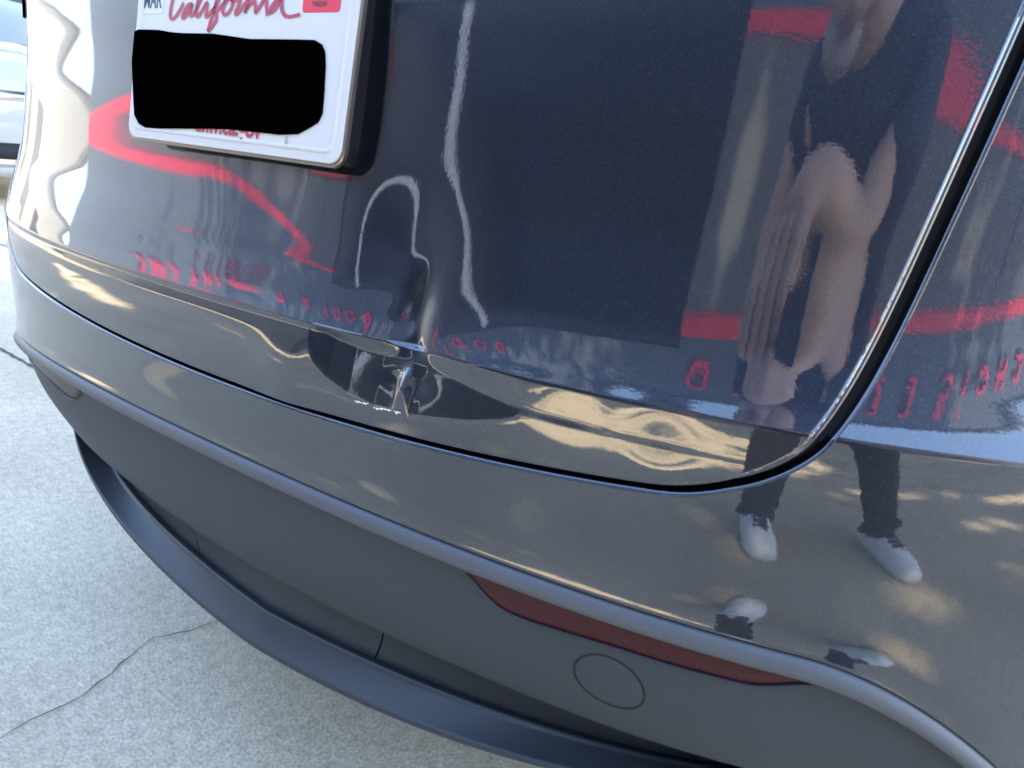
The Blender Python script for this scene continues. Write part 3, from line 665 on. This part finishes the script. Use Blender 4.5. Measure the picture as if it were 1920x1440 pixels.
# pale post standing in the bay
po=empty('steel_post','pale grey steel post standing in the open workshop bay','post',loc=(-3.68,-5.7,0))
V,F=tube([(-3.68,-5.7,0),(-3.68,-5.7,3.0)],.075,16); mesh('shaft',V,F,M['pale'],po); boxo('base_plate',M['pale'],po,-3.83,-3.53,-5.85,-5.55,.0,.02)
# ------------------------------------------------------------------ unseen building added at the left for a bright reflection in the paint
nb_=empty('added_white_building','low white building added beyond the workshop for a bright reflection','building',loc=(-34,-4,0))
boxo('wall',mat('plain_render',(.33,.33,.31),.85,var=.08,vscale=.6),nb_,-40,-33,-14,16,0,4.6,bev=.02)
boxo('roof_edge',M['bark'],nb_,-40.1,-32.9,-14.1,16.1,4.6,4.72,bev=.02)
for y_ in(-11,-6,-1,4,9): 
    boxo('window',M['glass'],nb_,-33.0,-32.96,y_,y_+2.2,1.0,2.6,bev=.01)
# ------------------------------------------------------------------ white SUV, front towards the camera
def suv(name,label,loc,head):
    e=empty(name,label,'suv',loc=loc)
    global KEEP; KEEP=False
    ys=np.linspace(-.95,.95,25); curve=-.16*(np.abs(ys)/.95)**2.6
    def band(n_,z0,z1,o0,o1,mt,parent=e,ysub=None,rows_=5):
        yy=ys if ysub is None else np.linspace(ysub[0],ysub[1],13); cu=-.16*(np.abs(yy)/.95)**2.6
        Q=np.array([np.stack([cu+o0+(o1-o0)*t+.018*math.sin(math.pi*t),yy,np.full_like(yy,z0+(z1-z0)*t)],-1) for t in np.linspace(0,1,rows_)]); return mesh(n_,*grid(Q),mt,parent)
    band('lower_valance',.20,.28,-.04,0,M['white_car']); band('chrome_strip',.28,.335,.0,.012,M['chrome']); band('lower_grille',.335,.47,-.03,-.02,M['mesh'])
    band('front_bumper',.47,.78,.0,.02,M['white_car']); band('chrome_strip',.785,.865,.015,.01,M['chrome']); band('bonnet_edge',.865,1.10,.005,-.10,M['white_car'])
    for i in range(9): band('grille_slat',.345+.014*i,.350+.014*i,-.018,-.014,M['trim'],rows_=3)
    for sg in(1,-1):
        band('headlight',.70,.84,.022,.018,M['lamp'],ysub=(sg*.52,sg*.90))
    # bonnet, windscreen, roof and sides
    def sec(x,hw,zlo,zhi,pw=4): 
        an=np.linspace(0,np.pi,21); c_=np.cos(an); s_=np.sin(an); return np.stack([np.full(21,x),hw*np.sign(c_)*np.abs(c_)**(2/pw),zlo+(zhi-zlo)*np.abs(s_)**(2/pw)],-1)
    mesh('body',*grid(np.array([sec(-.12,.93,.28,1.10),sec(-.6,.97,.3,1.22),sec(-1.2,.98,.32,1.28),sec(-2.4,.99,.34,1.28),sec(-4.2,.98,.34,1.26),sec(-4.7,.92,.4,1.2),sec(-4.78,.7,.5,1.1)])),M['white_car'],e)
    mesh('windows',*grid(np.array([sec(-1.15,.80,1.2,1.27),sec(-1.5,.80,1.2,1.52),sec(-1.95,.78,1.2,1.78),sec(-4.3,.76,1.2,1.74),sec(-4.75,.74,1.2,1.25)])),M['glass'],e)
    mesh('roof',*grid(np.array([sec(-1.93,.70,1.6,1.80),sec(-2.4,.70,1.6,1.86),sec(-4.2,.69,1.6,1.82),sec(-4.4,.66,1.6,1.72)])),M['white_car'],e)
    for x_ in(-.95,-3.75):
        for sg in(1,-1):
            an=np.linspace(0,2*np.pi,29); Q=np.array([[(x_+r_*math.cos(a),sg*(.955+o),.37+r_*math.sin(a)) for a in an] for r_,o in[(.001,-.02),(.22,-.01),(.25,.01),(.35,.01),(.37,-.03),(.37,-.22),(.2,-.24)]]); mesh('wheel',*grid(Q),M['rubber'],e)
    KEEP=True
    e.rotation_euler=(0,0,head)
    return e
dv=np.array([-math.sin(R(66.0)),math.cos(R(66.0))]); base=np.array([CAM[0],CAM[1]])+dv*7.3
suv('parked_suv','white SUV with chrome front strips parked facing the dented car',(base[0]-.35,base[1]-.25,0),math.atan2(-dv[1],-dv[0]))
# ------------------------------------------------------------------ trees between the car and the sun
GAPS_G=[(.65,-2.9,1.5,1.0),(-3.9,-1.25,1.3,.30),(-2.3,-2.05,.5,.16),(2.2,-1.08,.55,.12),(2.2,-1.75,.8,.14),(3.4,-1.45,.8,.2),(-6.0,-4.6,3.2,.7),(-9.5,-3.0,2.5,.9),(-4.3,1.5,1.5,.45),(4.5,-3.6,1.2,.3),(-9,3,2.5,1.5),(-.7,-4.3,.5,.4)]   # sunny spots on the ground
GAPS_W=[(.95,2.05,.28,.65),(7.5,4.0,.7,.4),(6.8,3.2,.35,.2),(8.0,2.9,.4,.25),(5.6,2.3,.3,.3),(-7.0,3.05,.3,.16),(-6.3,3.2,.15,.2),(-13.5,3.4,.5,.3),(4.2,3.9,.3,.15)]                              # and on the workshop wall
def sunny(p):
    t=(p.y+6)/sv.y; w_=p-sv*t
    if 0<w_.z<4.2:
        return any(((w_.x-a)/c)**2+((w_.z-b)/d)**2<1 for a,b,c,d in GAPS_W)
    if w_.z>=4.2: return False
    q=p-sv*(p.z/sv.z)
    return any(((q.x-a)/c)**2+((q.y-b)/d)**2<1 for a,b,c,d in GAPS_G)
def tree(x,y,h,rx,rz,nleaf,label,seed):
    r_=random.Random(seed); t=empty('shade_tree',label,'tree','tall shade trees around the dented car',loc=(x,y,0))
    V=[];F=[]
    def add(p,rd,n=10):
        a,b=tube(p,rd,n); o=len(V); V.extend(a); F.extend([tuple(i+o for i in q) for q in b])
    zt=h-rz*1.1; add([(x,y,-.1),(x+.05,y,.4),(x-.06,y+.05,zt*.5),(x+.05,y-.04,zt),(x,y,h)],[.36,.28,.23,.18,.05],14)
    for i in range(15):
        a=r_.uniform(0,6.28); el=r_.uniform(.15,1.2); L_=r_.uniform(.6,.95); z0=zt+r_.uniform(-.4,rz*.6)
        e_=Vector((x+rx*L_*math.cos(a)*math.cos(el),y+rx*L_*math.sin(a)*math.cos(el),h+rz*L_*(math.sin(el)-.45))); s_=Vector((x,y,z0)); md=s_.lerp(e_,.5)+Vector((0,0,.4)); add([s_,md,e_],[.10,.06,.015],7)
    mesh('trunk',V,F,M['bark'],t)
    cl=[]
    for i in range(90):
        while True:
            p=Vector((r_.uniform(-1,1),r_.uniform(-1,1),r_.uniform(-1,1)))
            if p.length<1: break
        cl.append((Vector((x+p.x*rx,y+p.y*rx,h+p.z*rz)),r_.uniform(.5,1.0)*rx/3.4))
    LV=[];LF=[]
    for i in range(nleaf):
        c_,rr=cl[r_.randrange(len(cl))]; p=c_+Vector((r_.gauss(0,rr*.5),r_.gauss(0,rr*.5),r_.gauss(0,rr*.38)))
        a=Vector((r_.gauss(0,1),r_.gauss(0,1),r_.gauss(0,.6))).normalized(); b=a.cross(Vector((r_.gauss(0,1),r_.gauss(0,1),r_.gauss(0,1)))).normalized(); s_=r_.uniform(.13,.24)
        if sunny(p) and r_.random()<.985: continue
        o=len(LV); LV+=[p-a*s_,p+b*s_*.5,p+a*s_,p-b*s_*.5]; LF.append((o,o+1,o+2,o+3))
    mesh('crown',LV,LF,M['leaf'],t,smooth=False)
tree(7.2,4.2,12.8,5.6,2.8,26000,'tall leafy tree ahead of the dented car, on the side away from the white SUV',3)
tree(-2.2,5.6,12.6,5.4,2.8,26000,'tall leafy tree ahead of the dented car, nearest the white SUV',5)
tree(2.2,11.8,12.4,5.4,2.8,22000,'tall leafy tree farthest ahead of the dented car',8)
# ------------------------------------------------------------------ the photographer
per=empty('person','person in black trousers and pale laced sneakers leaning forward with a phone','person',loc=(1.12,-.95,0))
def skin(name,verts,edges,rad,mt,parent,sub=2,root=0):
    me=bpy.data.meshes.new(name); me.from_pydata(verts,edges,[]); o=bpy.data.objects.new(name,me); COL.objects.link(o)
    md=o.modifiers.new('skin','SKIN'); md.use_smooth_shade=True
    for i,r_ in enumerate(rad):
        sv2=me.skin_vertices[0].data[i]; sv2.radius=(r_,r_) if not hasattr(r_,'__len__') else r_; sv2.use_root=(i==root)
    s2=o.modifiers.new('sub','SUBSURF'); s2.levels=sub; s2.render_levels=sub
    dg=bpy.context.evaluated_depsgraph_get(); m2=bpy.data.meshes.new_from_object(o.evaluated_get(dg)); bpy.data.objects.remove(o)
    m2.materials.clear(); m2.materials.append(mt); m2.polygons.foreach_set('use_smooth',[True]*len(m2.polygons)); o=bpy.data.objects.new(name,m2); link(o,parent)
    if parent.type=='EMPTY': o.matrix_parent_inverse=Matrix.Translation(-Vector(parent.location))
    return o
pel=(1.10,-1.24,.93); sp=(1.03,-1.13,1.05); che=(.90,-.97,1.21); nk=(.79,-.84,1.28); hd=(.715,-.765,1.29)
J={'pel':pel,'sp':sp,'che':che,'nk':nk,
 'hl':(1.0,-1.21,.87),'kl':(.915,-1.06,.48),'al':(.89,-1.02,.09),'tl':(.88,-.85,.035),
 'hr':(1.21,-1.21,.87),'kr':(1.31,-.97,.48),'ar':(1.36,-.89,.09),'tr':(1.38,-.72,.035),
 'sl':(.74,-1.03,1.19),'el':(.66,-1.17,.90),'wl':(.80,-1.06,.66),'pl':(.865,-1.01,.59),
 'sr':(1.05,-.90,1.19),'er':(.87,-.74,1.00),'wr':(.675,-.545,1.0),'pr':(.620,-.490,.955)}
names=list(J); ix={n_:i for i,n_ in enumerate(names)}
ed=[('pel','sp'),('sp','che'),('che','nk'),('pel','hl'),('hl','kl'),('kl','al'),('al','tl'),('pel','hr'),('hr','kr'),('kr','ar'),('ar','tr'),('che','sl'),('sl','el'),('el','wl'),('wl','pl'),('che','sr'),('sr','er'),('er','wr'),('wr','pr')]
rd={'pel':.12,'sp':.12,'che':.125,'nk':.055,'hl':.085,'kl':.058,'al':.04,'tl':.032,'hr':.085,'kr':.058,'ar':.04,'tr':.032,'sl':.06,'el':.042,'wl':.028,'pl':.026,'sr':.06,'er':.046,'wr':.034,'pr':.034}
body=skin('body',[J[n_] for n_ in names],[(ix[a],ix[b]) for a,b in ed],[rd[n_] for n_ in names],M['skin'],per,2,0)
def cl_(name,nn,rr,mt,edges,extra={}):
    JJ=dict(J); JJ.update(extra); v=[JJ[n_] for n_ in nn]; i2={n_:i for i,n_ in enumerate(nn)}
    return skin(name,v,[(i2[a],i2[b]) for a,b in edges],rr,mt,per,2,0)
trs=cl_('trousers',['pel','hl','kl','cl','hml','hr','kr','cr','hmr'],[.14,.11,.092,.080,.068,.11,.092,.080,.068],M['trouser'],[('pel','hl'),('hl','kl'),('kl','cl'),('cl','hml'),('pel','hr'),('hr','kr'),('kr','cr'),('cr','hmr')],{'cl':(.90,-1.03,.26),'hml':(.892,-1.02,.125),'cr':(1.34,-.92,.26),'hmr':(1.358,-.89,.125)})
for nm,(cx,cy_) in(('l',(.892,-1.02)),('r',(1.358,-.89))):       # gathered hems
    V=[];F=[]
    for i in range(5):
        for k_ in range(24):
            an=2*math.pi*k_/24; rr=.070+.008*math.sin(i*2.1)+.004*math.sin(3*an+i); V.append((cx+rr*math.cos(an),cy_+rr*math.sin(an),.185-.026*i))
    for i in range(4):
        for k_ in range(24): F.append((i*24+k_,i*24+(k_+1)%24,(i+1)*24+(k_+1)%24,(i+1)*24+k_))
    mesh('hem',V,F,M['trouser'],trs)
cl_('shirt',['pel','sp','che','nk2','sl','ml','sr','mr'],[.145,.145,.145,.075,.085,.068,.085,.062],M['shirt'],[('pel','sp'),('sp','che'),('che','nk2'),('che','sl'),('sl','ml'),('che','sr'),('sr','mr')],{'nk2':(.83,-.88,1.265),'ml':(.71,-1.07,1.12),'mr':(.955,-.755,1.05)})
# head: a sculpted ellipsoid facing the phone
def head_mesh():
    nu,nv=40,30; V=[];F=[]
    fw=Vector((-.10,.68,-.72)).normalized(); rt=fw.cross(Vector((0,0,1))).normalized(); upv=rt.cross(fw)
    for j in range(nv+1):
        th=math.pi*j/nv
        for i in range(nu):
            ph=2*math.pi*i/nu; x=math.sin(th)*math.sin(ph); y=math.sin(th)*math.cos(ph); z=math.cos(th)
            X=.076*x; Y_=.098*y; Z_=.118*z
            if z<0: X*=1-.28*z*z*1.1; Y_*=1-.10*z*z
            fr=max(0,y)
            g_=lambda cx,cz,s_,a: a*math.exp(-((X-cx)**2+(Z_-cz)**2)/(2*s_*s_))*(fr>.3)
            Y_+=g_(0,-.018,.012,.020)+g_(0,.002,.009,.010)-g_(.031,.008,.013,.010)-g_(-.031,.008,.013,.010)+g_(.0,.034,.03,.005)+g_(0,-.056,.016,.007)-g_(0,-.044,.010,.003)+g_(0,-.092,.016,.010)
            V.append(Vector(hd)+rt*X+fw*Y_+upv*Z_)
    for j in range(nv):
        for i in range(nu): F.append((j*nu+i,j*nu+(i+1)%nu,(j+1)*nu+(i+1)%nu,(j+1)*nu+i))
    return V,F,rt,fw,upv
V,F,rt,fw,upv=head_mesh(); h_=mesh('head',V,F,M['skin'],per)
H=Vector(hd)
def local(n_,pts,faces,mt): return mesh(n_,[H+rt*a+fw*b+upv*c for a,b,c in pts],faces,mt,h_)
def ell(c,r_,nu=14,nv=9):
    P_=[];F_=[]
    for j in range(nv+1):
        for i in range(nu):
            th=math.pi*j/nv; ph=2*math.pi*i/nu; P_.append((c[0]+r_[0]*math.sin(th)*math.cos(ph),c[1]+r_[1]*math.sin(th)*math.sin(ph),c[2]+r_[2]*math.cos(th)))
    for j in range(nv):
        for i in range(nu): F_.append((j*nu+i,j*nu+(i+1)%nu,(j+1)*nu+(i+1)%nu,(j+1)*nu+i))
    return P_,F_
for sg in(1,-1):
    P_,F_=ell((sg*.079,-.008,-.005),(.010,.019,.032)); local('ear',P_,F_,M['skin'])
    P_,F_=ell((sg*.031,.078,.008),(.012,.011,.011)); local('eye',P_,F_,M['sole']); P_,F_=ell((sg*.031,.0885,.007),(.0055,.003,.0055)); local('pupil',P_,F_,M['hair'])
    P_,F_=ell((sg*.031,.090,.028),(.020,.005,.0045)); local('eyebrow',P_,F_,M['hair'])
P_,F_=ell((0,.094,-.058),(.022,.008,.0055)); local('lips',P_,F_,mat('lips',(.20,.075,.06),.45))
P_,F_=ell((0,.055,-.088),(.052,.044,.030)); local('beard',P_,F_,M['stubble'])
P_,F_=ell((0,-.022,.048),(.0775,.090,.079)); local('hair',P_,F_,M['hair'])
# hands: fingers curl round the phone
cf,cr_,cu_=Vector(RM[2]),Vector(RM[0]),Vector(RM[1]); lens=Vector(CAM)+Vector((0,0,Z0))
pc=lens-cf*.010-cr_*.012+cu_*.034
ph=empty('phone','dark phone held up by its top edge by the leaning person','phone',loc=pc)
def slab(n_,c_,hx,hy,hz,mt,parent,bev=.003):
    bm=bmesh.new(); box(bm,-hx,hx,-hy,hy,-hz,hz,bev)
    for v in bm.verts: v.co=c_+cr_*v.co.x+cu_*v.co.y+cf*v.co.z
    return bobj(n_,bm,mt,parent)
slab('case',pc,.078,.038,.004,M['phone'],ph); slab('screen',pc-cf*.0045,.074,.034,.0008,M['glass'],ph,.0004)
root=Vector(J['pr']); edge=pc+cu_*.038                       # right hand holds the phone by its upper edge
for o,ln in((-.029,.9),(-.0098,1.),(.0094,.97),(.0285,.8)):
    b0=root+cr_*o*.8+(edge-root)*.15; k1=edge+cr_*o+cu_*.014-cf*.016; k2=edge+cr_*o+cu_*.012+cf*.003; tip=edge+cr_*o-cu_*.016*ln+cf*.0055
    skin('finger',[tuple(b0),tuple(k1),tuple(k2),tuple(tip)],[(0,1),(1,2),(2,3)],[.0135,.0130,.0125,.0105],M['skin'],body,1)
b0=root+cr_*.03; k1=edge+cr_*.03-cf*.035; tip=edge+cr_*.012-cf*.016-cu_*.026
skin('thumb',[tuple(b0),tuple(k1),tuple(tip)],[(0,1),(1,2)],[.013,.011,.009],M['skin'],body,1)
root=Vector(J['pl']); fd=(Vector(J['kl'])+Vector((0,.06,.02))-root).normalized(); sd=fd.cross(Vector((0,0,1))).normalized()   # left hand rests above the knee
for o,ln in((-.030,.85),(-.010,1.),(.010,1.),(.030,.8)):
    b0=root+sd*o; k1=b0+fd*.040*ln+Vector((0,.012,0)); k2=k1+fd*.028*ln; tip=k2+fd*.020*ln+Vector((0,-.006,-.004))
    skin('finger',[tuple(b0),tuple(k1),tuple(k2),tuple(tip)],[(0,1),(1,2),(2,3)],[.010,.009,.008,.0065],M['skin'],body,1)
b0=root+sd*.02; k1=b0+sd*.030+fd*.012; tip=k1+fd*.030
skin('thumb',[tuple(b0),tuple(k1),tuple(tip)],[(0,1),(1,2)],[.012,.010,.008],M['skin'],body,1)
# sneakers
def shoe(cx,hy,ang):
    d=Vector((math.sin(ang),math.cos(ang),0)); rr=Vector((d.y,-d.x,0)); o=Vector((cx,hy,0)); V=[];F=[]
    st=[(-.065,.032,.085,.0),(-.045,.042,.12,.0),(.0,.048,.135,0),(.04,.050,.125,0),(.09,.053,.100,0),(.14,.057,.080,0),(.19,.055,.066,0),(.225,.044,.052,0),(.243,.022,.036,0)]
    n=18
    for l,w_,h_h,_ in st:
        for k_ in range(n):
            a=2*math.pi*k_/n; cx_=math.cos(a); sz=math.sin(a); x=w_*math.copysign(abs(cx_)**.7,cx_); z=.022+(h_h-.022)*max(0,sz)**.8 if sz>0 else .022+.008*sz
            V.append(o+d*l+rr*x+Vector((0,0,z)))
    for i in range(len(st)-1):
        for k_ in range(n): F.append((i*n+k_,i*n+(k_+1)%n,(i+1)*n+(k_+1)%n,(i+1)*n+k_))
    F.append(tuple(range(n))[::-1]); F.append(tuple((len(st)-1)*n+k_ for k_ in range(n)))
    s_=mesh('shoe',V,F,M['shoe'],per)
    V=[];F=[]
    for z,g_ in((.001,-.002),(.006,.003),(.024,.004),(.028,.0)):
        for l,w_,_,_ in st: V.append(o+d*(l+math.copysign(g_,l))+rr*(w_+g_)+Vector((0,0,z)))
        for l,w_,_,_ in st[::-1]: V.append(o+d*(l+math.copysign(g_,l))-rr*(w_+g_)+Vector((0,0,z)))
    n2=2*len(st)
    for i in range(3):
        for k_ in range(n2): F.append((i*n2+k_,i*n2+(k_+1)%n2,(i+1)*n2+(k_+1)%n2,(i+1)*n2+k_))
    F.append(tuple(range(n2))[::-1]); F.append(tuple(3*n2+k_ for k_ in range(n2)))
    mesh('sole',V,F,M['sole'],s_)
    for i in range(5):
        l=.035+i*.022; zt=.141-i*.0118
        p=[o+d*l-rr*.026+Vector((0,0,zt-.012)),o+d*(l+.008)-rr*.008+Vector((0,0,zt)),o+d*(l+.008)+rr*.008+Vector((0,0,zt)),o+d*l+rr*.026+Vector((0,0,zt-.012))]
        a,b=tube(p,.0065,6); mesh('lace',a,b,M['lace'],s_)
        p=[o+d*l-rr*.024+Vector((0,0,zt-.016)),o+d*(l+.012)+Vector((0,0,zt+.001)),o+d*(l+.022)+rr*.024+Vector((0,0,zt-.022))]
        a,b=tube(p,.0045,6); mesh('lace',a,b,M['lace'],s_)
    for sg in(1,-1):
        p=[o+d*.04+Vector((0,0,.108)),o+d*.035+rr*sg*.025+Vector((0,0,.118)),o+d*.055+rr*sg*.035+Vector((0,0,.095)),o+d*.045+Vector((0,0,.108))]
        a,b=tube(p,.003,6); mesh('lace',a,b,M['lace'],s_)
shoe(.89,-1.02,-.10); shoe(1.36,-.89,.06)
